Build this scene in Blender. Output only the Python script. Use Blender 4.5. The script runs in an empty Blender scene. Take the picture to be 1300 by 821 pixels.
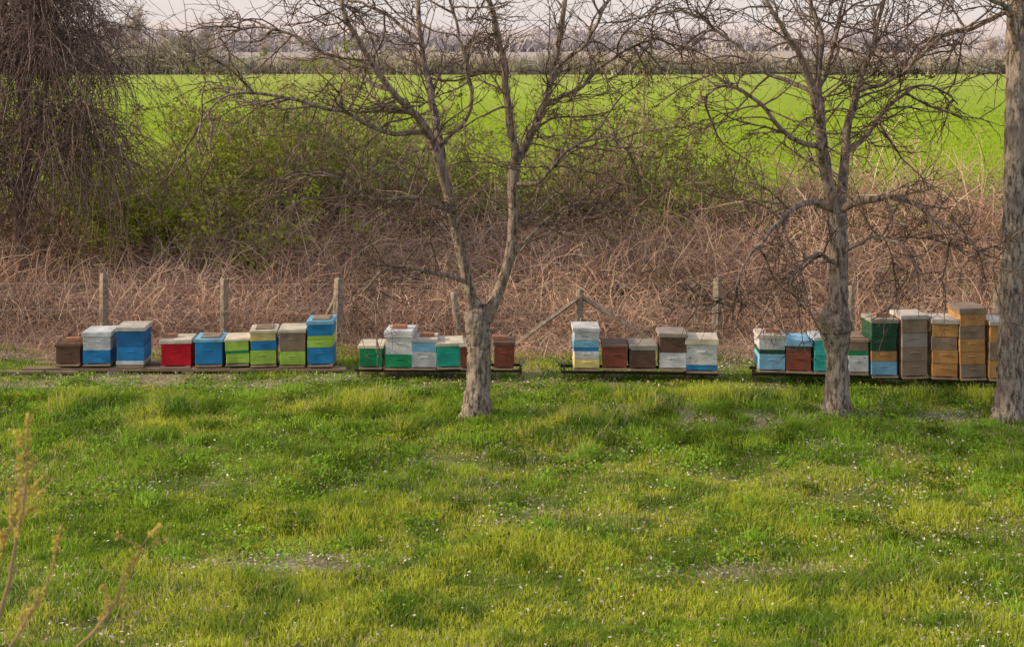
import bpy, math, numpy as np
from mathutils import Vector
rng = np.random.default_rng(11)
F = 1805.0; HC = 5.2
def W(px, py, D):
    return np.array([(px-650)*D/F, D, HC-(py-50)*D/F])
scene = bpy.context.scene
COL = scene.collection

# ---------------------------------------------------------------- noise
class VN:
    def __init__(s, seed, n=256):
        s.g = np.random.default_rng(seed).random((n, n)); s.n = n
    def __call__(s, x, y):
        x = np.asarray(x, float); y = np.asarray(y, float)
        xi = np.floor(x).astype(int); yi = np.floor(y).astype(int)
        fx = x-xi; fy = y-yi
        fx = fx*fx*(3-2*fx); fy = fy*fy*(3-2*fy); n = s.n; g = s.g
        a = g[xi % n, yi % n]; b = g[(xi+1) % n, yi % n]
        c = g[xi % n, (yi+1) % n]; d = g[(xi+1) % n, (yi+1) % n]
        return (a*(1-fx)+b*fx)*(1-fy)+(c*(1-fx)+d*fx)*fy
    def fbm(s, x, y, o=4):
        r = 0; a = .5; t = 0
        for i in range(o):
            r = r+a*s(x*2**i+17.3*i, y*2**i+5.1*i); t += a; a *= .5
        return r/t
N1 = VN(1); N2 = VN(2); N3 = VN(3); N4 = VN(4)
def sstep(a, b, x):
    t = np.clip((x-a)/(b-a), 0, 1); return t*t*(3-2*t)
def H(x, y):
    x = np.asarray(x, float); y = np.asarray(y, float)
    near = 1-sstep(42, 60, y)
    h = (N1.fbm(x*.35+50, y*.35+50, 3)-.5)*.16 + (N2(x*1.7+30, y*1.7+30)-.5)*.05
    bank = sstep(26.5, 30, y)*(1-sstep(35, 40, y))*(.2+.4*N4.fbm(x*.4, y*.4, 2))
    return bank+h*near*(1-.7*sstep(20.3, 21, y)*(1-sstep(22.5, 23.5, y)))

# ---------------------------------------------------------------- mesh builder
class MB:
    def __init__(s): s.v = []; s.q = []; s.t = []; s.c = []; s.qm = []; s.tm = []; s.n = 0
    def add(s, v, q=None, t=None, c=(1, 1, 1), m=0):
        v = np.asarray(v, float).reshape(-1, 3); k = len(v); s.v.append(v)
        c = np.asarray(c, float)
        s.c.append(np.broadcast_to(c, (k, 3)) if c.ndim == 1 else c)
        if q is not None:
            q = np.asarray(q, int).reshape(-1, 4); s.q.append(q+s.n); s.qm.append(np.full(len(q), m))
        if t is not None:
            t = np.asarray(t, int).reshape(-1, 3); s.t.append(t+s.n); s.tm.append(np.full(len(t), m))
        s.n += k
    def mesh(s, name, mats, smooth=False):
        me = bpy.data.meshes.new(name)
        v = np.concatenate(s.v); c = np.concatenate(s.c)
        q = np.concatenate(s.q) if s.q else np.zeros((0, 4), int)
        t = np.concatenate(s.t) if s.t else np.zeros((0, 3), int)
        mi = np.concatenate((s.qm or [np.zeros(0)])+(s.tm or [np.zeros(0)])).astype(np.int32)
        loops = np.concatenate([q.ravel(), t.ravel()]).astype(np.int32)
        ls = np.concatenate([np.arange(len(q))*4, len(q)*4+np.arange(len(t))*3]).astype(np.int32)
        me.vertices.add(len(v)); me.vertices.foreach_set('co', v.astype(np.float32).ravel())
        me.loops.add(len(loops)); me.loops.foreach_set('vertex_index', loops)
        me.polygons.add(len(ls)); me.polygons.foreach_set('loop_start', ls)
        me.polygons.foreach_set('material_index', mi)
        me.update(calc_edges=True)
        me.polygons.foreach_set('use_smooth', np.full(len(ls), smooth))
        a = me.attributes.new('Col', 'FLOAT_COLOR', 'POINT')
        a.data.foreach_set('color', np.hstack([c, np.ones((len(c), 1))]).astype(np.float32).ravel())
        for m in mats: me.materials.append(m)
        me.update()
        return me
    def obj(s, name, mats, smooth=False, parent=None):
        return link(name, s.mesh(name, mats, smooth), parent)
def link(name, me, parent=None):
    o = bpy.data.objects.new(name, me); COL.objects.link(o)
    if parent: o.parent = parent
    return o
def empty(name, loc=(0, 0, 0)):
    o = bpy.data.objects.new(name, None); o.location = loc; o.empty_display_size = .3; COL.objects.link(o); return o

# ---------------------------------------------------------------- strands
def norm(a): return a/(np.linalg.norm(a, axis=-1, keepdims=True)+1e-9)
def strands(st, d, L, K, wig=.25, droop=0., r=rng, upturn=0.):
    N = len(st); P = np.zeros((N, K, 3)); P[:, 0] = st; d = norm(d.copy())
    L = np.broadcast_to(L, (N,))
    for k in range(1, K):
        f = k/(K-1)
        d = d + r.normal(0, wig, (N, 3)); d[:, 2] += -droop+upturn*2*(f-.3)
        d = norm(d); P[:, k] = P[:, k-1]+d*(L/(K-1))[:, None]
    return P
def tubes(mb, P, R, sides=3, c=(1, 1, 1), m=0, lump=0):
    N, K, _ = P.shape
    T = np.zeros_like(P); T[:, 1:-1] = P[:, 2:]-P[:, :-2]; T[:, 0] = P[:, 1]-P[:, 0]; T[:, -1] = P[:, -1]-P[:, -2]
    T = norm(T)
    ref = np.where(np.abs(norm(P[:, -1]-P[:, 0])[:, 2:3]) > .75, np.array([[0, 1., .02]]), np.array([[.02, 0, 1.]]))[:, None, :]
    U = norm(np.cross(T, np.broadcast_to(ref, T.shape))); V = np.cross(T, U)
    a = np.arange(sides)/sides*2*math.pi
    R = np.asarray(R)[..., None]*np.ones(sides)
    if lump: R = R*(1+rng.normal(0, lump, R.shape))
    X = P[:, :, None, :]+R[..., None]*(np.cos(a)[None, None, :, None]*U[:, :, None, :]+np.sin(a)[None, None, :, None]*V[:, :, None, :])
    idx = np.arange(N*K*sides).reshape(N, K, sides)
    nx = np.roll(idx, -1, axis=2)
    q = np.stack([idx[:, :-1], nx[:, :-1], nx[:, 1:], idx[:, 1:]], -1).reshape(-1, 4)
    c = np.asarray(c, float)
    if c.ndim == 2: c = np.repeat(c, K*sides, axis=0)
    mb.add(X, q=q, c=c, m=m)
def children(P, n, tmin=.2, tmax=1., r=rng):
    N, K, _ = P.shape
    i = r.integers(0, N, n); t = (tmin+(tmax-tmin)*r.random(n))*(K-1)
    k = np.minimum(t.astype(int), K-2); f = (t-k)[:, None]
    p = P[i, k]*(1-f)+P[i, k+1]*f
    return p, norm(P[i, k+1]-P[i, k]), t/(K-1), i
def rdir(n, r=rng): return norm(r.normal(0, 1, (n, 3)))
def leaves(mb, C, size, c, m=0, flat=0., r=rng, wd=.28):
    N = len(C); a = rdir(N, r); b = rdir(N, r)
    if flat: a[:, 2] *= (1-flat); b[:, 2] *= (1-flat)
    a = norm(a); b = norm(np.cross(np.cross(a, b), a)); s = np.broadcast_to(size, (N,))[:, None]
    X = np.stack([C-a*s*.5, C+b*s*wd, C+a*s*.5, C-b*s*wd], 1)
    c = np.asarray(c, float)
    if c.ndim == 2: c = np.repeat(c, 4, axis=0)
    mb.add(X, q=np.arange(N*4).reshape(N, 4), c=c, m=m)

# ---------------------------------------------------------------- materials
def mat(name):
    m = bpy.data.materials.new(name); m.use_nodes = True; nt = m.node_tree
    b = nt.nodes['Principled BSDF']; b.inputs['Roughness'].default_value = .85
    b.inputs['Specular IOR Level'].default_value = .2
    return m, nt, b
def nd(nt, t, **k):
    n = nt.nodes.new(t)
    for a, v in k.items():
        if a in n.inputs: n.inputs[a].default_value = v
        else: setattr(n, a, v)
    return n
def attr_mat(name, transl=0., noise=0., nscale=5):
    m, nt, b = mat(name)
    at = nd(nt, 'ShaderNodeAttribute', attribute_name='Col'); out = at.outputs['Color']
    if noise:
        g = nd(nt, 'ShaderNodeNewGeometry')
        nz = nd(nt, 'ShaderNodeTexNoise'); nz.inputs['Scale'].default_value = nscale; nz.inputs['Detail'].default_value = 6
        nt.links.new(g.outputs['Position'], nz.inputs['Vector'])
        mr = nd(nt, 'ShaderNodeMapRange'); mr.inputs['From Min'].default_value = .3; mr.inputs['From Max'].default_value = .7
        mr.inputs['To Min'].default_value = 1-noise; mr.inputs['To Max'].default_value = 1+noise
        nt.links.new(nz.outputs['Fac'], mr.inputs['Value'])
        mx = nd(nt, 'ShaderNodeVectorMath', operation='SCALE')
        nt.links.new(out, mx.inputs[0]); nt.links.new(mr.outputs['Result'], mx.inputs['Scale']); out = mx.outputs[0]
    df = nd(nt, 'ShaderNodeBsdfDiffuse'); nt.nodes.remove(b)
    nt.links.new(out, df.inputs['Color']); surf = df.outputs[0]
    if transl:
        tr = nd(nt, 'ShaderNodeBsdfTranslucent'); ms = nd(nt, 'ShaderNodeMixShader'); ms.inputs[0].default_value = transl
        nt.links.new(out, tr.inputs['Color']); nt.links.new(surf, ms.inputs[1]); nt.links.new(tr.outputs[0], ms.inputs[2])
        surf = ms.outputs[0]
    nt.links.new(surf, nt.nodes['Material Output'].inputs['Surface'])
    return m, df
M_blade = attr_mat('grass_blade', transl=.5)[0]
M_leaf = attr_mat('leaf', transl=.5)[0]
M_twig = attr_mat('twig')[0]
M_haze = attr_mat('haze_tinted_far')[0]  # for distant things whose colours have aerial haze painted in
M_litter = attr_mat('leaf_litter', transl=.2)[0]

def bark_mat(name, c1, c2, c3, scale=9):
    m, nt, b = mat(name)
    tc = nd(nt, 'ShaderNodeTexCoord'); mp = nd(nt, 'ShaderNodeMapping'); mp.inputs['Scale'].default_value = (1, 1, .3)
    nt.links.new(tc.outputs['Object'], mp.inputs['Vector'])
    n1 = nd(nt, 'ShaderNodeTexNoise'); n1.inputs['Scale'].default_value = scale*2.2; n1.inputs['Detail'].default_value = 8; n1.inputs['Roughness'].default_value = .7
    nt.links.new(mp.outputs[0], n1.inputs['Vector'])
    n2 = nd(nt, 'ShaderNodeTexNoise'); n2.inputs['Scale'].default_value = 4; n2.inputs['Detail'].default_value = 5
    nt.links.new(tc.outputs['Object'], n2.inputs['Vector'])
    cr = nd(nt, 'ShaderNodeValToRGB'); e = cr.color_ramp.elements
    e[0].position = .41; e[0].color = (*c1, 1); e[1].position = .56; e[1].color = (*c2, 1)
    nt.links.new(n1.outputs['Fac'], cr.inputs[0])
    mx = nd(nt, 'ShaderNodeMix', data_type='RGBA')
    mr = nd(nt, 'ShaderNodeMapRange'); mr.inputs['From Min'].default_value = .48; mr.inputs['From Max'].default_value = .62; mr.inputs['To Max'].default_value = .6
    nt.links.new(n2.outputs['Fac'], mr.inputs['Value']); nt.links.new(mr.outputs[0], mx.inputs[0])
    nt.links.new(cr.outputs[0], mx.inputs[6]); mx.inputs[7].default_value = (*c3, 1)
    at = nd(nt, 'ShaderNodeAttribute', attribute_name='Col')
    ml = nd(nt, 'ShaderNodeMix', data_type='RGBA', blend_type='MULTIPLY'); ml.inputs[0].default_value = 1
    nt.links.new(mx.outputs[2], ml.inputs[6]); nt.links.new(at.outputs['Color'], ml.inputs[7])
    nt.links.new(ml.outputs[2], b.inputs['Base Color'])
    bp = nd(nt, 'ShaderNodeBump'); bp.inputs['Strength'].default_value = 1; bp.inputs['Distance'].default_value = .05
    nt.links.new(n1.outputs['Fac'], bp.inputs['Height']); nt.links.new(bp.outputs[0], b.inputs['Normal'])
    return m
M_bark = bark_mat('walnut_bark', (.09, .07, .06), (.42, .36, .32), (.22, .18, .16))

def paint_mat(name, col, wear=.25, under=(.22, .15, .10)):
    m, nt, b = mat(name); b.inputs['Roughness'].default_value = .6
    tc = nd(nt, 'ShaderNodeTexCoord'); oi = nd(nt, 'ShaderNodeObjectInfo')
    ad = nd(nt, 'ShaderNodeVectorMath', operation='ADD'); sc = nd(nt, 'ShaderNodeVectorMath', operation='SCALE')
    cb = nd(nt, 'ShaderNodeCombineXYZ')
    for i in range(3): nt.links.new(oi.outputs['Random'], cb.inputs[i])
    nt.links.new(cb.outputs[0], sc.inputs[0]); sc.inputs['Scale'].default_value = 40
    nt.links.new(tc.outputs['Object'], ad.inputs[0]); nt.links.new(sc.outputs[0], ad.inputs[1])
    mp = nd(nt, 'ShaderNodeMapping'); mp.inputs['Scale'].default_value = (1, 1, 2.5)
    nt.links.new(ad.outputs[0], mp.inputs['Vector'])
    n1 = nd(nt, 'ShaderNodeTexNoise'); n1.inputs['Scale'].default_value = 12; n1.inputs['Detail'].default_value = 8; n1.inputs['Roughness'].default_value = .7
    nt.links.new(mp.outputs[0], n1.inputs['Vector'])
    n2 = nd(nt, 'ShaderNodeTexNoise'); n2.inputs['Scale'].default_value = 5; n2.inputs['Detail'].default_value = 5
    nt.links.new(ad.outputs[0], n2.inputs['Vector'])
    mr = nd(nt, 'ShaderNodeMapRange'); mr.inputs['From Min'].default_value = .68-wear*.35; mr.inputs['From Max'].default_value = .78-wear*.3
    nt.links.new(n1.outputs['Fac'], mr.inputs['Value'])
    mx = nd(nt, 'ShaderNodeMix', data_type='RGBA'); mx.inputs[6].default_value = (*col, 1); mx.inputs[7].default_value = (*under, 1)
    nt.links.new(mr.outputs[0], mx.inputs[0])
    mr2 = nd(nt, 'ShaderNodeMapRange'); mr2.inputs['From Min'].default_value = .3; mr2.inputs['From Max'].default_value = .7; mr2.inputs['To Min'].default_value = .66; mr2.inputs['To Max'].default_value = 1.14
    nt.links.new(n2.outputs['Fac'], mr2.inputs['Value'])
    s2 = nd(nt, 'ShaderNodeVectorMath', operation='SCALE'); nt.links.new(mx.outputs[2], s2.inputs[0]); nt.links.new(mr2.outputs[0], s2.inputs['Scale'])
    nt.links.new(s2.outputs[0], b.inputs['Base Color'])
    bp = nd(nt, 'ShaderNodeBump'); bp.inputs['Strength'].default_value = .3; bp.inputs['Distance'].default_value = .006
    nt.links.new(n1.outputs['Fac'], bp.inputs['Height']); nt.links.new(bp.outputs[0], b.inputs['Normal'])
    return m
PC = dict(white=(.60, .63, .67), blue=(.025, .23, .54), navy=(.02, .13, .34), lblue=(.22, .48, .70), red=(.56, .012, .03),
          lime=(.40, .62, .10), yellow=(.76, .66, .26), green=(.012, .26, .11), teal=(.025, .42, .32), dgreen=(.025, .085, .05),
          brown=(.13, .075, .055), rbrown=(.20, .06, .04), wood=(.27, .205, .15), owood=(.48, .26, .095), grey=(.32, .29, .26),
          cream=(.62, .57, .47), dark=(.02, .018, .016), tin=(.54, .50, .46), turq=(.045, .48, .46), brick=(.36, .17, .11))
PM = {k: paint_mat('paint_'+k, v, wear=.34 if k in ('wood', 'owood', 'brown', 'rbrown', 'white') else .2) for k, v in PC.items()}
MNAMES = list(PM.keys()); MLIST = [PM[k] for k in MNAMES]; MI = {k: i for i, k in enumerate(MNAMES)}

def box(mb, x0, x1, y0, y1, z0, z1, m=0, c=(1, 1, 1)):
    v = [(x, y, z) for z in (z0, z1) for y in (y0, y1) for x in (x0, x1)]
    q = [(0, 2, 3, 1), (4, 5, 7, 6), (0, 1, 5, 4), (2, 6, 7, 3), (0, 4, 6, 2), (1, 3, 7, 5)]
    mb.add(v, q=q, m=m, c=c)

# ---------------------------------------------------------------- ground sheet
xs = np.concatenate([-np.geomspace(7000, 32, 24), np.arange(-30, 30.01, .3), np.geomspace(32, 7000, 24)])
ys = np.concatenate([np.arange(-12, 8, 2.), np.arange(8, 50, .3), np.geomspace(51, 240, 60), np.geomspace(260, 9000, 24)])
X, Y = np.meshgrid(xs, ys)
Z = H(X, Y)
def bare(x, y):   # dry patches in the lawn 0..1
    b = sstep(.56, .70, N3.fbm(x*.28+9, y*.6+3, 4))
    def blob(cx, cy, rx, ry):
        return np.exp(-(((x-cx)/rx)**2+((y-cy)/ry)**2))
    k = 1.5*blob(3.8, 19.6, 2.6, .55)+.9*blob(-2.2, 14.1, 1.0, .3)+.75*blob(.6, 15.5, .8, .4)+.75*blob(6.2, 18.2, 2.0, .5)+.8*blob(2.4, 14.0, 1.0, .25)+.6*blob(-.8, 20.5, 1.6, .35)+.6*blob(5.8, 15, 1.0, .4)
    k = k*(.25+1.1*N4.fbm(x*1.5, y*2.5, 3))
    und = .6*sstep(20.6, 21.3, y)*sstep(.38, .6, N2.fbm(x*.8, y*1.5, 3))
    return np.clip(b*.22+k+und, 0, 1)
lawn = np.array([.12, .16, .03]); litter = np.array([.38, .31, .25]); scrub = np.array([.29, .215, .165])
field = np.array([.25, .37, .035]); far = np.array([.42, .385, .38])  # far: ground colour with distance haze mixed in
bz = bare(X, Y)[..., None]
c = lawn*(1-bz)+litter*bz
t = sstep(22.4, 23.6, Y+(N2.fbm(X*.6, Y*.6)-.5)*1.5)[..., None]; c = c*(1-t)+scrub*t
t = sstep(36, 39, Y+(N2.fbm(X*.2, Y*.2)-.5)*3)[..., None]
fv = (.85+.35*N1.fbm(X*.03+7, Y*.02+3, 3))[..., None]
fh = sstep(60, 230, Y)[..., None]  # painted haze: crop colour turns paler with distance
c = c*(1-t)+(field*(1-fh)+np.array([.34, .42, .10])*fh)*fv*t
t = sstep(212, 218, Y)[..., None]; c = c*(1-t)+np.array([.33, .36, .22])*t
t = sstep(300, 420, Y)[..., None]; c = c*(1-t)+far*t  # remote ground fades to the haze-tinted colour
mb = MB(); ny, nx_ = X.shape
idx = np.arange(ny*nx_).reshape(ny, nx_)
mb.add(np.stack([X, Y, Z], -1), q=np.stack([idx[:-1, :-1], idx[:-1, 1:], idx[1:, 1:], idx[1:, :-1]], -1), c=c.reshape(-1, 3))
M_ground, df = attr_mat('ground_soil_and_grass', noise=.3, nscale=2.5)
nt = M_ground.node_tree
g = nd(nt, 'ShaderNodeNewGeometry'); n = nd(nt, 'ShaderNodeTexNoise'); n.inputs['Scale'].default_value = 6; n.inputs['Detail'].default_value = 6
nt.links.new(g.outputs['Position'], n.inputs['Vector']); bp = nd(nt, 'ShaderNodeBump'); bp.inputs['Distance'].default_value = .12; bp.inputs['Strength'].default_value = .5
nt.links.new(n.outputs['Fac'], bp.inputs['Height']); nt.links.new(bp.outputs[0], df.inputs['Normal'])
mb.obj('ground', [M_ground], smooth=True)

# ---------------------------------------------------------------- grass blades
def blades(mb, x, y, h, w, c, lean=.5):
    n = len(x); z = H(x, y)-.01
    a = rng.random(n)*2*math.pi; l = rng.random(n)*2*math.pi
    ux = np.stack([np.cos(a), np.sin(a), 0*a], -1)*w[:, None]*.5
    le = np.stack([np.cos(l), np.sin(l), 0*l], -1)*(h*lean*rng.random(n))[:, None]
    B = np.stack([x, y, z], -1); up = np.array([0, 0, 1.])
    m = B+le*.35+up*(h*.55)[:, None]; tp = B+le+up*(h*(.95-.25*lean*rng.random(n)))[:, None]
    X = np.stack([B-ux, B+ux, m-ux*.8, m+ux*.8, tp], 1)
    i = np.arange(n)[:, None]*5
    t = np.concatenate([i+[0, 1, 2], i+[1, 3, 2], i+[2, 3, 4]])
    mb.add(X, t=t, c=np.repeat(c, 5, axis=0))
def gcol(x, y, n):
    a = N2.fbm(x*.45+3, y*.9+8, 4); b_ = N4.fbm(x*2.2, y*3.0, 3)
    base = np.array([.29, .43, .04]); yel = np.array([.55, .60, .08]); dk = np.array([.12, .25, .035]); dry = np.array([.60, .52, .32])
    t = np.clip(sstep(.40, .60, a)*.85+rng.normal(0, .15, n), 0, 1)[:, None]
    c = base*(1-t)+yel*t
    t = np.clip(sstep(.48, .68, b_)*(.75+.25*sstep(17.5, 19.5, y)), 0, 1)[:, None]; c = c*(1-t)+dk*t
    br = bare(x, y); t = ((rng.random(n) < .06+.40*br)*1.)[:, None]; c = c*(1-t)+dry*t
    return c*(.70+.55*rng.random((n, 1)))
mb = MB(); n = 420000
y = 11+12.6*rng.random(n)**.95; x = (rng.random(n)*2-1)*(y*.37+1.4)
hn = N3.fbm(x*1.1+2, y*1.3+1, 3); h2 = N1.fbm(x*4, y*4, 2)
br = bare(x, y)
keep = (rng.random(n) > br*.93) & (rng.random(n) > .15*sstep(.5, .3, h2))
tall = sstep(18.3, 19.3, y)*(1-sstep(20.4, 20.9, y)); sh_ = 1-.45*sstep(20.6, 21.1, y)*(1-sstep(21.9, 22.3, y))
h = sh_*(.035+.085*sstep(.35, .7, hn)+.05*h2)*(.6+.8*rng.random(n))*(1+1.3*tall*sstep(.45, .6, N2.fbm(x*.9, y*.9, 3)))*(1-.6*br)
x, y, h = x[keep], y[keep], h[keep]; n = len(x)
blades(mb, x, y, h, .007+.007*rng.random(n), gcol(x, y, n), lean=.9)
nt_ = 1000; ty = 11.5+9.4*rng.random(nt_)**.8; tx = (rng.random(nt_)*2-1)*(ty*.37+1.5)
ok = rng.random(nt_) < .2+.8*sstep(16.5, 19, ty); tx, ty = tx[ok], ty[ok]
k = rng.integers(0, len(tx), 44000); sp = .06+.10*rng.random(len(tx))
x = tx[k]+rng.normal(0, 1, len(k))*sp[k]; y = ty[k]+rng.normal(0, 1, len(k))*sp[k]
h = (.09+.14*rng.random(len(tx)))[k]*(.6+.6*rng.random(len(k)))
tc_ = np.array([.26, .42, .05])*(.35+1.0*rng.random((len(tx), 1)))
blades(mb, x, y, h, .009+.006*rng.random(len(k)), tc_[k]*(.75+.5*rng.random((len(k), 1))), lean=1.)
mb.obj('lawn_grass', [M_blade])
mb = MB(); n = 90000; y = 38.5*np.exp(rng.random(n)*1.0); x = (rng.random(n)*2-1)*(y*.37+3)
row = .5+.5*np.sin((x*.94+y*.34)*2*math.pi/1.5)
h = .08+.07*rng.random(n)+.04*row
cc = (np.array([.28, .40, .04])+np.array([.12, .11, .01])*N1.fbm(x*.08, y*.05, 3)[:, None])*(.85+.3*rng.random((n, 1)))
blades(mb, x, y, h, .04+.04*rng.random(n), cc, lean=.8)
mb.obj('wheat_crop', [M_blade])
mb = MB(); n = 620; wy = 12+10*rng.random(n)**.5; wx = (rng.random(n)*2-1)*(wy*.37+1.5)
k = rng.integers(0, n, 50000); s = .08+.22*rng.random(n)
g1 = rng.normal(0, 1, (len(k), 2))*s[k][:, None]
x = wx[k]+g1[:, 0]; y = wy[k]+g1[:, 1]
rr = np.hypot(g1[:, 0], g1[:, 1])/s[k]
z = H(x, y)+.02+rng.random(len(k))*(.05+.38*s[k])*np.clip(1.2-rr*.5, .1, 1)*np.where(y > 20.6, .5, 1)
wc = np.array([.17, .32, .04])*(.35+1.3*rng.random((n, 1)))+np.array([.06, .04, 0])*rng.random((n, 1))
leaves(mb, np.stack([x, y, z], -1), .03+.035*rng.random(len(k)), wc[k]*(.7+.6*rng.random((len(k), 1))), flat=.4)
mb.obj('broadleaf_weeds', [M_leaf])
mb = MB(); n = 90000; y = 11.5+12*rng.random(n); x = (rng.random(n)*2-1)*(y*.37+1.5)
p = .08+.8*bare(x, y)+.3*sstep(1, 6, x)*sstep(.45, .6, N3.fbm(x, y, 3)); kp = rng.random(n) < p; x, y = x[kp], y[kp]; n = len(x)
z = H(x, y)+.02+.07*rng.random(n)*(1-bare(x, y))
cc = np.where(rng.random((n, 1)) < .6, np.array([[.74, .70, .68]]), np.array([[.36, .26, .18]]))*(.6+.6*rng.random((n, 1)))
leaves(mb, np.stack([x, y, z], -1), .018+.03*rng.random(n), cc, flat=.7)
mb.obj('fallen_leaves', [M_litter])
# ---------------------------------------------------------------- bramble thicket, one mass
def pal(n, cols, r=rng, v=.35):
    cols = np.array(cols); return cols[r.integers(0, len(cols), n)]*(1-v+2*v*r.random((n, 1)))
BR = [(.42, .28, .21), (.50, .36, .275), (.30, .20, .17), (.60, .47, .36), (.44, .31, .26), (.38, .23, .16)]
def put(me, x, y, s, sz=1., par=None, name='clump'):
    o = link(name, me, par); o.location = (x, y, float(H(x, y))); o.scale = (s, s, s*sz); o.rotation_euler = (0, 0, rng.random()*6.28); return o
def sx(px, D): return (px-650)*D/F
def brambles(mb, n, y0, y1, hfun, rad, r, leafn=0):
    y = y0+(y1-y0)*r.random(n); x = (r.random(n)*2-1)*(y*.38+2.5)
    hh = hfun(x, y)
    st = np.stack([x, y, H(x, y)-.05], -1)
    d = rdir(n, r)*.55; d[:, 2] = .85+.3*r.random(n)
    P = strands(st, d, hh*(1.5+.9*r.random(n)), 7, wig=.17, droop=.28, r=r)
    P[:, :, 2] = np.maximum(P[:, :, 2], H(P[:, :, 0], P[:, :, 1])+.01)
    tone = (.35+1.3*N3.fbm(x*.6, y*.9, 3))[:, None]
    tubes(mb, P, rad*(.6+.8*r.random(n))[:, None]*np.linspace(1.1, .45, 7)[None], 3, pal(n, BR, r)*tone)
    m = int(n*1.4); p, d, t, i = children(P, m, .25, 1, r)
    Q = strands(p, d+rdir(m, r)*1.1, .15+.45*r.random(m), 3, wig=.3, droop=.05, r=r)
    tubes(mb, Q, rad*.6*np.ones((m, 1))*np.linspace(1, .5, 3)[None], 3, pal(m, BR, r)*tone[i])
    if leafn:
        p, d, t, i = children(Q, leafn, .2, 1, r)
        k = r.random(leafn) < sstep(.45, .6, N2.fbm(p[:, 0]*.6, p[:, 1]*.6+p[:, 2], 3)); p = p[k]
        leaves(mb, p+r.normal(0, .03, p.shape), .05+.03*r.random(len(p)), np.array((.30, .38, .07))*(.6+.9*r.random((len(p), 1))), m=1, r=r)
r = np.random.default_rng(100); mb = MB()
brambles(mb, 4500, 22.7, 24.7, lambda x, y: (.10+.25*N4.fbm(x*.9, y*.9, 2))*sstep(22.2, 23.5, y), .004, r)
brambles(mb, 6000, 24.6, 26.2, lambda x, y: .2+.6*N4.fbm(x*.9, y*.9, 2), .0065, r)
brambles(mb, 13000, 26, 29.5, lambda x, y: .20+1.05*N4.fbm(x*.6, y*.9, 3), .008, r, 6000)
brambles(mb, 11000, 29.5, 34, lambda x, y: (.15+1.25*N4.fbm(x*.5+3, y*.5, 3))*(1+.4*sstep(3, 6, x)), .010, r, 14000)
mb.obj('bramble_thicket', [M_twig, M_leaf])

# ---------------------------------------------------------------- shrubs
def shrub(name, loc, Wd, Ht, nst, cols, leafn, leafc, seed, rad=.013, droop=.03, spread=.35, leafs=.085):
    r = np.random.default_rng(seed); mb = MB()
    st = np.stack([r.normal(0, Wd*.22, nst), r.normal(0, Wd*.18, nst), np.zeros(nst)], -1)
    d = rdir(nst, r)*spread; d[:, 2] = 1; d[:, :2] += st[:, :2]/Wd*1.3
    L = Ht*(.45+.7*r.random(nst))
    P = strands(st, d, L, 9, wig=.10, droop=droop, r=r)
    tubes(mb, P, rad*(.7+.8*r.random((nst, 1)))*np.linspace(1.2, .35, 9)[None], 4, pal(nst, cols, r))
    m = nst*8; p, d, t, i = children(P, m, .15, 1, r)
    Q = strands(p, d+rdir(m, r)*.9, Ht*(.12+.2*r.random(m)), 5, wig=.2, droop=droop*2, r=r)
    tubes(mb, Q, rad*.5*(.6+.6*r.random((m, 1)))*np.linspace(1, .4, 5)[None], 3, pal(m, cols, r))
    m2 = int(m*2.4); p, d, t, i = children(Q, m2, .15, 1, r)
    S = strands(p, d+rdir(m2, r)*.9, .15+.35*r.random(m2), 3, wig=.25, droop=droop, r=r)
    tubes(mb, S, rad*.42*np.ones((m2, 1))*np.linspace(1, .5, 3)[None], 3, pal(m2, cols, r))
    if leafn:
        p, d, t, i = children(S, leafn, .1, 1, r)
        sh = VN(seed+5); w = sh.fbm(p[:, 0]*1.3+20, p[:, 2]*1.3+9, 3)
        k = r.random(leafn) < sstep(.40, .58, w)+.15; p = p[k]
        leaves(mb, p+r.normal(0, .04, p.shape), leafs*(.5+.8*r.random(len(p))), np.array(leafc)*(.45+.9*r.random((len(p), 1))), m=1, r=r)
    o = mb.obj(name, [M_twig, M_leaf]); o.location = (loc[0], loc[1], float(H(*loc))-.05); return o
G1 = (.42, .50, .06); G2 = (.28, .35, .07)
DK = [(.29, .20, .165), (.36, .26, .21), (.23, .16, .135), (.42, .31, .25)]
shrub('leafing_shrub', (sx(190, 30), 30), 2.1, 3.5, 60, DK, 30000, G1, 31)
shrub('leafing_shrub', (sx(125, 32), 32), 1.8, 2.7, 30, DK, 10000, G1, 45)
shrub('leafing_shrub', (sx(262, 32), 32), 1.6, 2.1, 25, DK, 8000, G1, 46)
shrub('leafing_shrub', (sx(330, 32), 32), 2.2, 4.0, 80, DK, 20000, G2, 32, droop=.055)
shrub('leafing_shrub', (sx(395, 33), 33), 2.6, 4.4, 100, DK, 22000, G2, 33, droop=.055)
shrub('leafing_shrub', (sx(460, 32), 32), 2.3, 3.9, 80, DK, 14000, G2, 47, droop=.06)
shrub('leafing_shrub', (sx(520, 32), 32), 2.1, 3.2, 60, DK, 9000, G2, 34, droop=.07)
shrub('leafing_shrub', (sx(305, 28.5), 28.5), 1.7, 2.4, 40, DK, 17000, G1, 35)
shrub('bare_shrub', (sx(600, 33), 33), 2.0, 1.9, 35, BR, 3000, G2, 36, droop=.08)
shrub('leafing_shrub', (sx(738, 32), 32), 2.0, 3.2, 65, DK, 12000, G2, 37, droop=.055)
shrub('leafing_shrub', (sx(800, 33), 33), 2.4, 4.1, 90, DK, 19000, G2, 38, droop=.055)
shrub('bare_shrub', (sx(855, 32), 32), 1.8, 2.2, 35, DK, 3000, G2, 48, droop=.08)
shrub('bare_shrub', (sx(680, 31), 31), 2.0, 1.6, 30, BR, 2500, G2, 39, droop=.1)
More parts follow.
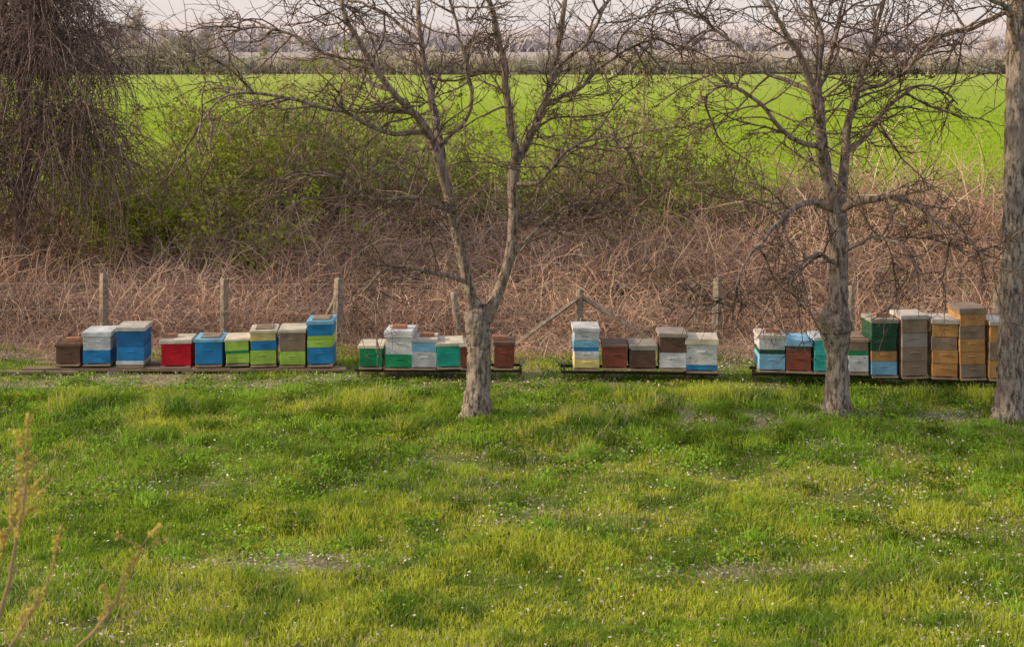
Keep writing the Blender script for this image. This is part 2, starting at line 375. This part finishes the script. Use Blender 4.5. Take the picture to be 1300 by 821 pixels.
shrub('bare_shrub', (sx(960, 32), 32), 2.2, 1.7, 40, BR, 2500, G2, 40, droop=.1)
shrub('bare_shrub', (sx(1060, 32), 32), 2.2, 1.9, 40, BR, 2500, G2, 41, droop=.1)
shrub('bare_shrub', (sx(1150, 31), 31), 2.4, 2.2, 50, BR, 2500, G2, 42, droop=.1)
shrub('bare_shrub', (sx(1240, 32), 32), 2.2, 1.9, 40, BR, 1500, G2, 43, droop=.1)
shrub('bare_shrub', (sx(40, 31), 31), 2.6, 3.4, 80, DK, 7500, G2, 44, droop=.06)

# ---------------------------------------------------------------- walnut trees
def smooth(pts, K, wig=.0):
    pts = np.array(pts, float); n = len(pts)
    pp = np.vstack([2*pts[0]-pts[1], pts, 2*pts[-1]-pts[-2]])
    t = np.linspace(0, n-1-1e-6, K); i = t.astype(int); f = (t-i)[:, None]
    a, b_, c_, d_ = pp[i], pp[i+1], pp[i+2], pp[i+3]
    r = .5*((2*b_)+(-a+c_)*f+(2*a-5*b_+4*c_-d_)*f*f+(-a+3*b_-3*c_+d_)*f**3)
    if wig:
        w = rng.normal(0, wig, (K, 3)); w[0] = 0; w[:, :] = (w+np.roll(w, 1, 0))/2; r[:, :3] += w
    return r
def tree(name, D, trunk, limbs, seed, dens=1., tw=1.):
    """trunk/limbs: (px,py,depth offset m,width px)"""
    r = np.random.default_rng(seed); mb = MB()
    base = W(trunk[0][0], 50+F*HC/D, D); ox, oy = base[0], base[1]
    def cv(l):
        o = []
        for px, py, dd, w in l:
            p = W(px, py, D); o.append((p[0]-ox, dd, p[2], w*.5*D/F))
        return o
    T = smooth(cv(trunk), 60, .006)
    P = T[None, :, :3]; R = T[None, :, 3]
    fl = np.exp(-np.maximum(P[0, :, 2], 0)/.18)*.35
    R = R*(1+fl)
    tubes(mb, P, R, 26, (1, 1, 1), lump=.055)
    LP = []
    for l in limbs:
        S = smooth(cv(l), 22, .018); p = S[None, :, :3]; rr = np.maximum(S[None, :, 3], .006)
        tubes(mb, p, rr, 9, (1.0, .95, .92), lump=.05); LP.append(p[0])
    tot = []
    for p in LP:
        L = np.linalg.norm(np.diff(p, axis=0), axis=1).sum(); n = max(3, int(L*5.5*dens))
        q, d, t, i = children(p[None], n, .22, 1, r)
        dd = d*.6+rdir(n, r)*.9; dd[:, 2] += .15
        tot.append(strands(q, dd, (.5+1.3*r.random(n))*(1.15-.5*t), 9, wig=.17, droop=.07, r=r, upturn=.10))
    A = np.concatenate(tot); n = len(A)
    tubes(mb, A, (.009+.008*r.random((n, 1)))*tw*np.linspace(1.1, .4, 9)[None], 5, (.80, .70, .66))
    m = n*7; q, d, t, i = children(A, m, .15, 1, r)
    dd = d*.8+rdir(m, r)*.8
    B = strands(q, dd, (.2+.65*r.random(m)), 6, wig=.2, droop=.05, r=r, upturn=.12)
    tubes(mb, B, (.005+.0035*r.random((m, 1)))*tw*np.linspace(1.1, .5, 6)[None], 3, (.66, .55, .50))
    m2 = int(m*2.2); q, d, t, i = children(B, m2, .15, 1, r)
    C = strands(q, d*.8+rdir(m2, r)*.8, .06+.2*r.random(m2), 3, wig=.2, droop=-.02, r=r)
    tubes(mb, C, .0038*tw*np.ones((m2, 1))*np.linspace(1, .8, 3)[None], 3, (.60, .49, .44))
    o = mb.obj(name, [M_bark], smooth=True); o.location = (ox, oy, float(H(ox, oy))-.03); return o, B
t1, _ = tree('walnut_tree', 19.55,
 [(604, 537, 0, 37), (606, 500, 0, 31), (608, 450, 0, 29), (607, 415, 0, 31), (606, 392, 0, 30), (606, 380, 0, 18)],
 [[(602, 400, 0, 19), (592, 345, -.1, 15), (577, 270, -.2, 14), (563, 212, -.3, 14), (540, 150, -.5, 10), (508, 112, -.8, 8), (480, 70, -1, 7), (455, 20, -1.2, 6), (440, -40, -1.3, 4)],
  [(563, 215, -.3, 12), (557, 160, -.1, 10), (545, 105, .1, 9), (533, 50, .3, 7), (528, -10, .5, 6), (515, -90, .6, 3)],
  [(545, 160, -.4, 7), (505, 160, -.8, 6), (455, 135, -1.2, 5), (400, 118, -1.5, 4), (330, 108, -1.8, 3), (285, 150, -1.9, 2)],
  [(500, 105, -.8, 6), (450, 85, -.5, 5), (400, 50, -.3, 4), (330, 30, -.1, 3), (270, 45, 0, 2)],
  [(618, 402, 0, 18), (638, 350, .1, 14), (650, 290, .2, 13), (654, 212, .3, 14), (672, 175, .4, 11), (692, 130, .5, 9), (706, 80, .7, 8), (716, 20, .8, 7), (728, -60, .9, 4)],
  [(654, 215, .3, 11), (648, 150, .1, 10), (644, 95, -.1, 9), (631, 35, -.2, 8), (618, -20, -.4, 6), (600, -90, -.5, 3)],
  [(692, 132, .5, 6), (735, 112, .7, 5), (785, 70, .9, 4), (840, 45, 1, 3), (890, 70, 1, 2)],
  [(706, 85, .7, 6), (745, 50, .3, 5), (770, 0, .1, 4), (800, -50, 0, 3)],
  [(594, 352, -.1, 7), (565, 338, -.4, 6), (530, 325, -.8, 4), (495, 322, -1.1, 3), (470, 350, -1.2, 2)],
  [(642, 335, .1, 6), (668, 305, .3, 5), (700, 280, .6, 4), (745, 262, .9, 3), (790, 285, 1, 2)],
  [(575, 262, -.2, 6), (530, 240, -.5, 5), (480, 238, -.9, 4), (430, 205, -1.1, 3), (390, 215, -1.2, 2)],
  [(652, 230, .3, 6), (685, 225, 0, 5), (720, 180, -.5, 4), (770, 165, -.8, 3), (800, 190, -.9, 2)],
  [(560, 180, -.3, 6), (600, 130, -.6, 5), (590, 60, -.8, 4), (575, -10, -1, 3)],
  [(533, 50, .3, 5), (480, 10, .6, 4), (420, -10, .8, 3), (350, -15, 1, 2)]], 5)
t2, B2 = tree('walnut_tree', 19.65,
 [(1062, 535, 0, 36), (1063, 500, 0, 31), (1063, 450, 0, 27), (1061, 420, 0, 37), (1060, 402, 0, 41), (1063, 380, 0, 27), (1065, 330, 0, 23), (1063, 280, 0, 24), (1062, 255, 0, 22)],
 [[(1060, 275, 0, 19), (1048, 225, -.1, 14), (1036, 170, -.3, 12), (1022, 110, -.5, 10), (1000, 60, -.6, 8), (972, 20, -.8, 6), (940, -30, -.9, 4)],
  [(1050, 230, 0, 12), (1050, 170, .2, 11), (1046, 110, .4, 10), (1052, 50, .5, 8), (1040, -10, .6, 6), (1030, -80, .6, 4)],
  [(1064, 270, 0, 16), (1074, 220, .1, 13), (1078, 165, .2, 11), (1095, 110, .3, 9), (1118, 55, .5, 7), (1135, 0, .6, 5), (1150, -60, .6, 3)],
  [(1066, 262, 0, 11), (1090, 245, -.4, 9), (1125, 240, -.8, 7), (1160, 262, -1.1, 5), (1200, 290, -1.3, 3), (1225, 330, -1.3, 2)],
  [(1058, 262, 0, 10), (1025, 248, -.4, 8), (985, 258, -.8, 6), (950, 285, -1.1, 4), (922, 325, -1.2, 3), (915, 365, -1.2, 2)],
  [(1076, 190, .1, 8), (1115, 165, .5, 6), (1160, 120, .8, 5), (1205, 105, 1, 3), (1250, 130, 1.1, 2)],
  [(1038, 180, -.3, 8), (990, 165, -.7, 6), (945, 120, -1, 5), (900, 100, -1.2, 3), (870, 120, -1.3, 2)],
  [(1095, 112, .3, 6), (1145, 90, .1, 5), (1190, 45, 0, 4), (1240, 20, 0, 2)],
  [(1022, 110, -.5, 6), (970, 85, -.2, 5), (920, 40, 0, 4), (870, 10, .1, 3), (800, 20, .2, 2)],
  [(1060, 330, 0, 6), (1030, 310, -.5, 5), (1000, 320, -.8, 3), (980, 350, -.9, 2)],
  [(1066, 320, 0, 6), (1095, 290, -.5, 5), (1130, 300, -.8, 3), (1150, 340, -.9, 2)],
  [(1048, 110, .4, 6), (1075, 60, .8, 5), (1090, 0, 1, 4), (1110, -60, 1.1, 3)]], 6, dens=1.1)
t3, _ = tree('walnut_tree', 19.5,
 [(1283, 538, 0, 39), (1283, 480, 0, 34), (1285, 400, 0, 31), (1287, 300, 0, 29), (1289, 200, 0, 28), (1291, 80, 0, 27), (1292, -60, 0, 25), (1290, -140, 0, 20)],
 [[(1290, 75, 0, 12), (1280, 40, -.2, 9), (1262, 10, -.5, 7), (1225, -5, -.8, 5), (1180, -15, -1, 3)],
  [(1291, -60, 0, 18), (1270, -120, 0, 10), (1240, -180, 0, 6), (1200, -220, 0, 3)],
  [(1291, -90, 0, 18), (1310, -160, 0, 10), (1340, -230, 0, 6)],
  [(1290, -20, 0, 9), (1330, -60, .3, 6), (1380, -90, .5, 4)],
  [(1285, 10, 0, 7), (1240, 35, .5, 5), (1195, 50, .9, 3), (1170, 90, 1, 2)]], 7, dens=.9)
mb = MB(); c0 = W(1148, 95, 19.65); cl = c0+rng.normal(0, 1, (14, 3))*[.24, .1, .05]
p = np.repeat(cl, 14, 0)+rng.normal(0, .02, (14*14, 3))
leaves(mb, p, .04, (.07, .05, .04)); o = mb.obj('withered_husks', [M_litter]); o.parent = t2
bpy.context.view_layer.update(); o.matrix_parent_inverse = t2.matrix_world.inverted()

# ---------------------------------------------------------------- vine-covered tree at left
def vine_tree():
    r = np.random.default_rng(77); mb = MB(); D = 28.; ox = sx(25, D)
    cv = lambda l: [(sx(a, D)-ox, dd, W(a, b_, D)[2], w*.5*D/F) for a, b_, dd, w in l]
    ls = [[(30, 380, 0, 20), (25, 280, 0, 17), (35, 180, 0, 15), (20, 90, .2, 12), (0, 10, .3, 9), (-20, -90, .4, 5)],
          [(35, 190, 0, 11), (60, 130, -.2, 9), (70, 70, -.4, 7), (50, 20, -.5, 5), (60, -40, -.5, 3)],
          [(28, 260, 0, 10), (60, 190, -.3, 8), (90, 140, -.5, 5), (125, 150, -.6, 3), (135, 190, -.6, 2)],
          [(20, 100, 0, 8), (-30, 50, .2, 7), (-70, 30, .3, 5)], [(25, 120, 0, 7), (60, 60, .5, 5), (100, 40, .7, 3), (110, 70, .7, 2)],
          [(20, 240, 0, 8), (-30, 180, -.2, 7), (-60, 150, -.3, 5)], [(0, 20, .3, 6), (40, -20, .3, 4), (80, -10, .3, 2)]]
    LP = []
    for l in ls:
        S = smooth(cv(l), 20, .03); tubes(mb, S[None, :, :3], S[None, :, 3], 8, (.85, .72, .68), lump=.08); LP.append(S[None, :, :3])
    LP = np.concatenate(LP)
    n = 220; p, d, t, i = children(LP, n, .2, 1, r)
    A = strands(p, d*.4+rdir(n, r)*.9+[0, 0, .2], .4+1.2*r.random(n), 9, wig=.2, droop=.12, r=r)
    tubes(mb, A, (.010+.01*r.random((n, 1)))*np.linspace(1, .4, 9)[None], 4, (.85, .75, .73))
    m = 3000; p, d, t, i = children(A, m, .1, 1, r)
    L = .6+2.1*r.random(m)
    Bv = strands(p, rdir(m, r)*.8+[0, 0, -.2], L, 8, wig=.14, droop=.22, r=r)
    Bv[:, :, 2] = np.maximum(Bv[:, :, 2], .1)
    tubes(mb, Bv, .0065*np.ones((m, 1))*np.linspace(1.2, .6, 8)[None], 3, pal(m, [(1.05, .90, .88), (.75, .62, .60)], r, .25))
    m2 = 5000; p, d, t, i = children(Bv, m2, .1, 1, r)
    C = strands(p, d+rdir(m2, r), .1+.3*r.random(m2), 3, wig=.25, r=r)
    tubes(mb, C, .0045*np.ones((m2, 3)), 3, (.9, .78, .76))
    o = mb.obj('vine_covered_tree', [M_bark], smooth=True); o.location = (ox, D, 0)
vine_tree()

# ---------------------------------------------------------------- bee hives
def gy(px): return np.interp(px, [28, 440, 455, 655, 720, 910, 960, 1275], [474, 474, 482, 483, 485, 486, 489, 494])
def gD(px): return F*HC/(gy(px)-50)
HV = [
 (69, 104, 436, 464, [('brown', 1)], 'brown', 4, 'brick'),
 (104, 143, 421, 464, [('blue', .48), ('white', .52)], 'white', 6, None),
 (146, 185, 415, 466, [('white', .12), ('blue', .42), ('navy', .46)], 'tin', 5, None),
 (202, 244, 431, 467, [('red', 1)], 'cream', 5, 'brick'),
 (246, 284, 430, 465, [('blue', 1)], 'lblue', 4, 'board'),
 (285, 318, 430, 464, [('lime', .45), ('green', .12), ('lime', .43)], 'cream', 3, None),
 (317, 353, 419, 465, [('lime', .45), ('blue', .30), ('yellow', .25)], 'cream', 4, 'board'),
 (353, 389, 418, 466, [('lime', .42), ('wood', .58)], 'cream', 4, None),
 (389, 425, 407, 465, [('blue', .42), ('lime', .2), ('lime', .10), ('blue', .28)], 'lblue', 5, 'board'),
 (454, 487, 438, 468, [('green', 1)], 'cream', 4, None),
 (487, 525, 420, 469, [('green', .42), ('white', .58)], 'white', 8, 'brick'),
 (520, 556, 430, 469, [('white', .6), ('lblue', .4)], 'tin', 4, 'brick'),
 (553, 590, 435, 468, [('teal', 1)], 'cream', 4, None),
 (583, 619, 437, 469, [('rbrown', 1)], 'cream', 3, None),
 (625, 654, 434, 469, [('rbrown', 1)], 'brown', 4, 'brick'),
 (726, 762, 416, 470, [('yellow', .24), ('white', .22), ('blue', .10), ('lblue', .2), ('white', .24)], 'white', 5, None),
 (763, 798, 438, 469, [('rbrown', 1)], 'brown', 3, None),
 (798, 835, 438, 470, [('brown', .9), ('white', .1)], 'grey', 4, None),
 (835, 873, 423, 470, [('white', .5), ('brown', .5)], 'grey', 5, None),
 (869, 913, 430, 473, [('blue', .2), ('white', .8)], 'cream', 7, None),
 (961, 998, 425, 472, [('lblue', .5), ('dgreen', .14), ('white', .36)], 'tin', 5, 'brick'),
 (996, 1031, 431, 473, [('rbrown', .75), ('brown', .25)], 'lblue', 8, None),
 (1032, 1064, 428, 474, [('turq', .5), ('turq', .5)], 'white', 4, None),
 (1075, 1104, 430, 475, [('white', .55), ('green', .15), ('wood', .3)], 'wood', 4, 'board'),
 (1104, 1141, 405, 479, [('lblue', .26), ('owood', .20), ('dgreen', .27), ('dgreen', .27)], 'grey', 5, 'brick'),
 (1143, 1180, 400, 480, [('wood', .25), ('wood', .25), ('grey', .25), ('wood', .25)], 'tin', 5, None),
 (1181, 1217, 405, 481, [('owood', .25), ('owood', .25), ('wood', .25), ('owood', .25)], 'tin', 6, None),
 (1217, 1254, 391, 482, [('wood', .2), ('owood', .2), ('owood', .2), ('wood', .2), ('owood', .2)], 'wood', 7, None),
 (1254, 1288, 408, 483, [('owood', .34), ('wood', .33), ('owood', .33)], 'tin', 5, None)]
for (x0, x1, yt, yb, bod, roof, rh, ex) in HV:
    xm = (x0+x1)/2; D = gD(xm); k = D/F; w = (x1-x0)*k*.94; z0 = HC-(yb-50)*k; Ht = (yb-yt)*k
    Dp = .47; mb = MB(); hw = w/2-.012
    def bx(a, b_, c_, d_, e, f_, m): box(mb, a, b_, c_, d_, e, f_, MI[m])
    fl = .035; rf = rh*k; hb = Ht-fl-rf
    bx(-hw, hw, -.05, Dp, 0, .022, 'wood')
    bx(-hw, -hw*.7, .003, Dp-.003, .022, fl, 'wood'); bx(hw*.7, hw, .003, Dp-.003, .022, fl, 'wood')
    bx(-hw*.7, hw*.7, .03, Dp-.006, .022, fl, 'dark')
    z = fl
    for (cn, fr) in bod:
        h = hb*fr; j = rng.normal(0, .005)
        bx(-hw+j, hw+j, rng.normal(0, .004), Dp, z+.004, z+h, cn)
        bx(-hw+.012, hw-.012, .012, Dp-.012, z-.002, z+.004, 'dark')
        if h > .09:
            hm = z+h*.62
            bx(-.06+j, .06+j, -.016, -.002, hm, hm+.018, cn)
            for sg in (-1, 1):
                xx = sg*(hw+.006)
                bx(min(xx, xx-sg*.007), max(xx, xx-sg*.007)+.0, Dp*.35, Dp*.65, hm, hm+.02, cn)
        z += h
    zt = z
    bx(-w/2-.006, w/2+.006, -.022, Dp+.02, zt, zt+rf*.8, roof)
    bx(-w/2-.001, w/2+.001, -.017, Dp+.015, zt+rf*.8, zt+rf, roof)
    if ex == 'brick':
        a = rng.normal(0, .05); bx(a-.11, a+.11, .15, .27, zt+rf+.001, zt+rf+.055, 'brick')
    if ex == 'board':
        bx(-w*.3, w*.36, .05, .40, zt+rf+.001, zt+rf+.022, 'wood')
    me = mb.mesh('beehive', MLIST); o = link('beehive', me)
    o.location = (sx(xm, D), D, z0); o.rotation_euler = (rng.normal(0, .006), rng.normal(0, .012), rng.normal(0, .05))
    bm = o.modifiers.new('bevel', 'BEVEL'); bm.width = .0035; bm.segments = 1; bm.limit_method = 'ANGLE'

def bench(x0, x1, yb0, yb1, style):
    D0, D1 = gD(x0), gD(x1); p0 = W(x0, yb0, D0); p1 = W(x1, yb1, D1)
    L = math.hypot(p1[0]-p0[0], p1[1]-p0[1]); mb = MB(); zt = -.004
    if style == 'plank':
        a = 0
        while a < L-.3:
            b_ = min(L, a+1.5+.8*rng.random()); box(mb, a, b_-.01, -.07+rng.normal(0, .01), .12, -.045, zt-abs(rng.normal(0, .003)), MI['grey' if rng.random() < .5 else 'wood']); a = b_
        box(mb, .1, L-.15, .30, .48, -.045, zt, MI['wood'])
        a = .2
        while a < L:
            box(mb, a, a+.18, -.04, .46, -.30, -.047, MI['tin'] if rng.random() < .4 else MI['wood']); a += .95+.2*rng.random()
        box(mb, -.35, .9, -.16, -.085, -.06, -.03, MI['wood'])
    else:
        box(mb, 0, L, 0, .04, -.04, zt, MI['dark']); box(mb, 0, L, .40, .44, -.04, zt, MI['dark'])
        a = .04
        while a < L:
            for yy in (.005, .405):
                box(mb, a, a+.03, yy, yy+.03, -.36, -.042, MI['brown'])
            box(mb, a+.002, a+.028, .042, .398, -.038, -.012, MI['dark'])
            a += .62
    o = mb.obj('hive_stand', MLIST); o.location = (p0[0], p0[1], p0[2]-.001)
    o.rotation_euler = (0, -math.atan2(p1[2]-p0[2], L), math.atan2(p1[1]-p0[1], p1[0]-p0[0]))
bench(30, 440, 466, 466, 'plank'); bench(450, 658, 468, 469, 'rail'); bench(712, 912, 470, 473, 'rail'); bench(955, 1292, 472.5, 483, 'rail')

# ---------------------------------------------------------------- fence
M_conc, nt, b = mat('weathered_concrete')
n = nd(nt, 'ShaderNodeTexNoise'); n.inputs['Scale'].default_value = 14; n.inputs['Detail'].default_value = 8
cr = nd(nt, 'ShaderNodeValToRGB'); cr.color_ramp.elements[0].color = (.16, .13, .11, 1); cr.color_ramp.elements[0].position = .3; cr.color_ramp.elements[1].color = (.38, .32, .26, 1); cr.color_ramp.elements[1].position = .7
tc = nd(nt, 'ShaderNodeTexCoord'); nt.links.new(tc.outputs['Object'], n.inputs['Vector']); nt.links.new(n.outputs['Fac'], cr.inputs[0]); nt.links.new(cr.outputs[0], b.inputs['Base Color'])
M_wire, nt, b = mat('galvanised_wire'); b.inputs['Base Color'].default_value = (.42, .36, .31, 1)
FD = 24.2; fe = empty('wire_fence')
mb = MB(); tops = []
for px, pt, w in ((-20, 350, 9), (132, 346, 10), (285, 353, 9), (429, 352, 11), (580, 370, 8), (735, 366, 9), (910, 352, 10), (1080, 362, 8), (1265, 365, 9)):
    zt = W(px, pt, FD)[2]; hw = w*.5*FD/F; x = sx(px, FD); lean = rng.normal(0, .03)
    P = np.array([[x-lean, FD, -.2], [x, FD, zt*.5], [x+lean, FD, zt-.03], [x+lean, FD, zt]])[None]
    tubes(mb, P, np.array([[hw*1.25, hw*1.2, hw*1.1, hw*.3]]), 4); tops.append((x, zt))
def beam(a, b_, w): tubes(mb, np.stack([a, (a+b_)/2, b_])[None], np.full((1, 3), w*.5), 4)
beam(W(737, 376, FD-.02), W(642, 446, FD-.35), .08); beam(W(737, 376, FD+.02), W(828, 432, FD-.2), .08)
beam(W(429, 372, FD), W(400, 430, FD+.6), .07)
mb.obj('posts', [M_conc], parent=fe)
mb = MB()
for hz in (.12, .6, 1.05):
    pts = []
    for (x, zt) in tops: pts.append((x, FD-.06, hz+rng.normal(0, .02)))
    P = smooth(pts, 90, .01); tubes(mb, P[None], np.full((1, 90), .003), 3)
xx = np.arange(-9.5, 9.3, .12); zz = np.linspace(.06, 1.05, 9)
P = np.stack([xx[:, None]+.06*((np.arange(9) % 2)[None]*2-1), np.full((len(xx), 9), FD-.07), np.broadcast_to(zz, (len(xx), 9))], -1)
tubes(mb, P, np.full((len(xx), 9), .0022), 3)
mb.obj('wires', [M_wire], parent=fe)

# ---------------------------------------------------------------- distance
HZ = [(.48, .41, .37), (.56, .47, .42), (.42, .36, .33), (.44, .43, .32)]  # hedgerow twig colours, paled to paint in aerial haze
def far_bush(seed, W_, Ht, n, cols, rad):
    r = np.random.default_rng(seed); mb = MB()
    st = np.stack([r.normal(0, W_*.35, n), r.normal(0, W_*.25, n), 0*r.random(n)], -1)
    d = rdir(n, r)*.5; d[:, 2] = 1
    P = strands(st, d, Ht*(.4+.7*r.random(n)), 6, wig=.2, droop=.03, r=r)
    tubes(mb, P, rad*np.ones((n, 1))*np.linspace(1.2, .4, 6)[None], 3, pal(n, cols, r, .2))
    m = n*6; p, d, t, i = children(P, m, .1, 1, r)
    Q = strands(p, d+rdir(m, r)*.9, Ht*(.1+.25*r.random(m)), 4, wig=.25, r=r)
    tubes(mb, Q, rad*.6*np.ones((m, 4)), 3, pal(m, cols, r, .2))
    return mb.mesh('far_bush_%d' % seed, [M_haze])
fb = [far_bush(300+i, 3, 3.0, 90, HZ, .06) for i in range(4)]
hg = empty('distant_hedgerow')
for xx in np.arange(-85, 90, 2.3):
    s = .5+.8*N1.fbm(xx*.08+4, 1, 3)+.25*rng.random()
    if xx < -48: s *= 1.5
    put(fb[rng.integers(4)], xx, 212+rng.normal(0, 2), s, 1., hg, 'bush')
def far_tree(seed, Ht, cols, rad, n1=14):
    r = np.random.default_rng(seed); mb = MB()
    T = strands(np.zeros((1, 3)), np.array([[.0, 0, 1.]]), Ht*.75, 8, wig=.06, r=r)
    tubes(mb, T, rad*2.6*np.linspace(1.2, .4, 8)[None], 6, cols[0])
    p, d, t, i = children(T, n1*2, .25, 1, r)
    A = strands(p, d*1.0+rdir(n1*2, r)*.6, Ht*(.2+.32*r.random(n1*2))*(1.1-.4*t), 7, wig=.12, droop=-.04, r=r)
    tubes(mb, A, rad*np.ones((len(A), 1))*np.linspace(1, .4, 7)[None], 4, pal(len(A), cols, r, .15))
    m = 260; p, d, t, i = children(A, m, .15, 1, r)
    Bq = strands(p, d+rdir(m, r)*.7, Ht*(.05+.14*r.random(m)), 5, wig=.2, droop=-.02, r=r)
    tubes(mb, Bq, rad*.45*np.ones((m, 5)), 3, pal(m, cols, r, .15))
    m = 900; p, d, t, i = children(Bq, m, .1, 1, r)
    Bq = strands(p, d+rdir(m, r)*.7, Ht*(.03+.07*r.random(m)), 4, wig=.2, r=r)
    tubes(mb, Bq, rad*.3*np.ones((m, 4)), 3, pal(m, cols, r, .15))
    return mb.mesh('far_tree_%d' % seed, [M_haze])
ft = [far_tree(400+i, 9.5, [(.46, .39, .38), (.52, .44, .42)], .08) for i in range(3)]  # bare-tree colours also carry painted haze
dt = empty('distant_bare_trees')
for px, s, D in ((172, 1.05, 214), (160, .8, 220), (128, .85, 216), (108, .75, 222), (235, .7, 214), (215, .75, 218), (262, .85, 225), (30, .9, 216), (70, .8, 220), (340, .5, 218), (1250, .6, 225), (250, .62, 215), (0, 1, 220), (420, .4, 222), (880, .45, 220), (1120, .5, 222), (760, .35, 220)):
    put(ft[rng.integers(3)], sx(px, D), D, s, 1, dt, 'tree')
HZ2 = [(.56, .52, .53), (.50, .47, .48)]  # woodland palette, more haze put into the colour
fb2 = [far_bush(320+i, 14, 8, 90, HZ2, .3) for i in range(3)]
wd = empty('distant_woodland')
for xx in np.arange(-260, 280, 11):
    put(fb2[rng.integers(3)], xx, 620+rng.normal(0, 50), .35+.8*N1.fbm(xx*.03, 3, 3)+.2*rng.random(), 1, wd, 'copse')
HZ3 = [(.62, .585, .60)]  # farthest copses, palest painted haze
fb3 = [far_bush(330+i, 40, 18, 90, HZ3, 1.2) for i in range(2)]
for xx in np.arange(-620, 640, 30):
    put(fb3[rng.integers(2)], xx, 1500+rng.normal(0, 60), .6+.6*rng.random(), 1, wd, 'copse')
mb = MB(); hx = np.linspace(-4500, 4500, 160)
for (yy, hh, cc, sd) in ((5200, 75, (.62, .585, .60), 0), (3600, 34, (.56, .53, .54), 9)):  # hill colours include painted haze, paler on the farther ridge
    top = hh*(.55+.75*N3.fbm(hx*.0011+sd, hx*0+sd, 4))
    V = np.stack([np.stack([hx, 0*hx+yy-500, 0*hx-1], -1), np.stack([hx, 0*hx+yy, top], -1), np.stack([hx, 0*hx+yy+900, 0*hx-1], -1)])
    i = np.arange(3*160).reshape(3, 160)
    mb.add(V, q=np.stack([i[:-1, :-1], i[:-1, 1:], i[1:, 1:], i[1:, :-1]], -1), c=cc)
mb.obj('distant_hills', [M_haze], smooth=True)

# ---------------------------------------------------------------- budding shrub close to the camera
r = np.random.default_rng(9); mb = MB(); D = 4.2
def stem(l, w0):
    S = smooth([list(W(a, b_, D+dd)) for a, b_, dd in l], 40, .004); tubes(mb, S[None], np.linspace(w0, .0018, 40)[None], 6, (.34, .24, .14)); return S
base = [(-60, 2280, 0), (-50, 1500, .05), (-40, 1000, .0)]
sts = [stem(base+[(-5, 800, 0), (20, 690, -.05), (32, 610, -.05), (38, 530, -.02)], .012),
       stem(base+[(10, 830, .1), (60, 740, .2), (80, 660, .2)], .010),
       stem(base+[(60, 860, .1), (130, 790, .1), (165, 720, .12), (184, 690, .1)], .010),
       stem(base+[(-30, 760, .1), (0, 700, .1), (22, 645, .1)], .009)]
P = np.stack([s[22:] for s in sts]); n = 30; p, d, t, i = children(P, n, .1, 1, r)
Q = strands(p, d+rdir(n, r)*.7+[0, 0, .3], .04+.12*r.random(n), 6, wig=.12, r=r)
tubes(mb, Q, .0018*np.ones((n, 6)), 4, (.36, .27, .16))
PQ = Q; p, d, t, i = children(PQ, 130, .3, 1, r); p2, *_ = children(P, 80, .2, 1, r); p = np.concatenate([p, p2])
pp = np.repeat(p, 7, 0)+r.normal(0, .005, (len(p)*7, 3))
leaves(mb, pp, .013, np.array([.62, .50, .13])*(.7+.6*r.random((len(pp), 1))), m=1, r=r)
mb.obj('budding_shrub', [M_twig, M_leaf])

# ---------------------------------------------------------------- light
az = math.radians(-93); el = math.radians(24)     # hazy low sun from the left
sd = Vector((math.sin(az)*math.cos(el), math.cos(az)*math.cos(el), math.sin(el)))
L = bpy.data.lights.new('sun', 'SUN'); L.energy = 4.9; L.angle = math.radians(3); L.color = (1, .78, .50)
lo = bpy.data.objects.new('sun', L); COL.objects.link(lo); lo.rotation_euler = (-sd).to_track_quat('-Z', 'Y').to_euler()
w = bpy.data.worlds.new('World'); scene.world = w; w.use_nodes = True; nt = w.node_tree
bg = nt.nodes['Background']; sk = nt.nodes.new('ShaderNodeTexSky'); sk.sky_type = 'NISHITA'; sk.sun_disc = False
sk.sun_elevation = el; sk.sun_rotation = az; sk.air_density = 1.; sk.dust_density = 1.5; sk.ozone_density = 1.
tc = nd(nt, 'ShaderNodeTexCoord'); sp = nd(nt, 'ShaderNodeSeparateXYZ'); nt.links.new(tc.outputs['Generated'], sp.inputs[0])
cr = nd(nt, 'ShaderNodeValToRGB'); e = cr.color_ramp.elements
e[0].position = 0; e[0].color = (1, .90, .88, 1); e[1].position = .6; e[1].color = (.84, .82, .86, 1)
nt.links.new(sp.outputs[2], cr.inputs[0])
sv = nd(nt, 'ShaderNodeVectorMath', operation='SCALE'); nt.links.new(cr.outputs[0], sv.inputs[0]); sv.inputs['Scale'].default_value = 6.4
mx = nd(nt, 'ShaderNodeMix', data_type='RGBA'); mx.inputs[0].default_value = .75
nt.links.new(sk.outputs[0], mx.inputs[6]); nt.links.new(sv.outputs[0], mx.inputs[7])
nt.links.new(mx.outputs[2], bg.inputs[0]); bg.inputs[1].default_value = .15

cam = bpy.data.cameras.new('camera'); co = bpy.data.objects.new('camera', cam); COL.objects.link(co)
co.location = (0, 0, HC); co.rotation_euler = (math.radians(90), 0, 0)
cam.lens = 50; cam.sensor_width = 36; cam.shift_y = -(410.5-50)/1300; cam.clip_end = 20000; cam.clip_start = .1
cam.dof.use_dof = True; cam.dof.focus_distance = 21; cam.dof.aperture_fstop = 5.6
scene.camera = co
scene.view_settings.view_transform = 'Standard'; scene.view_settings.look = 'None'; scene.view_settings.exposure = 0
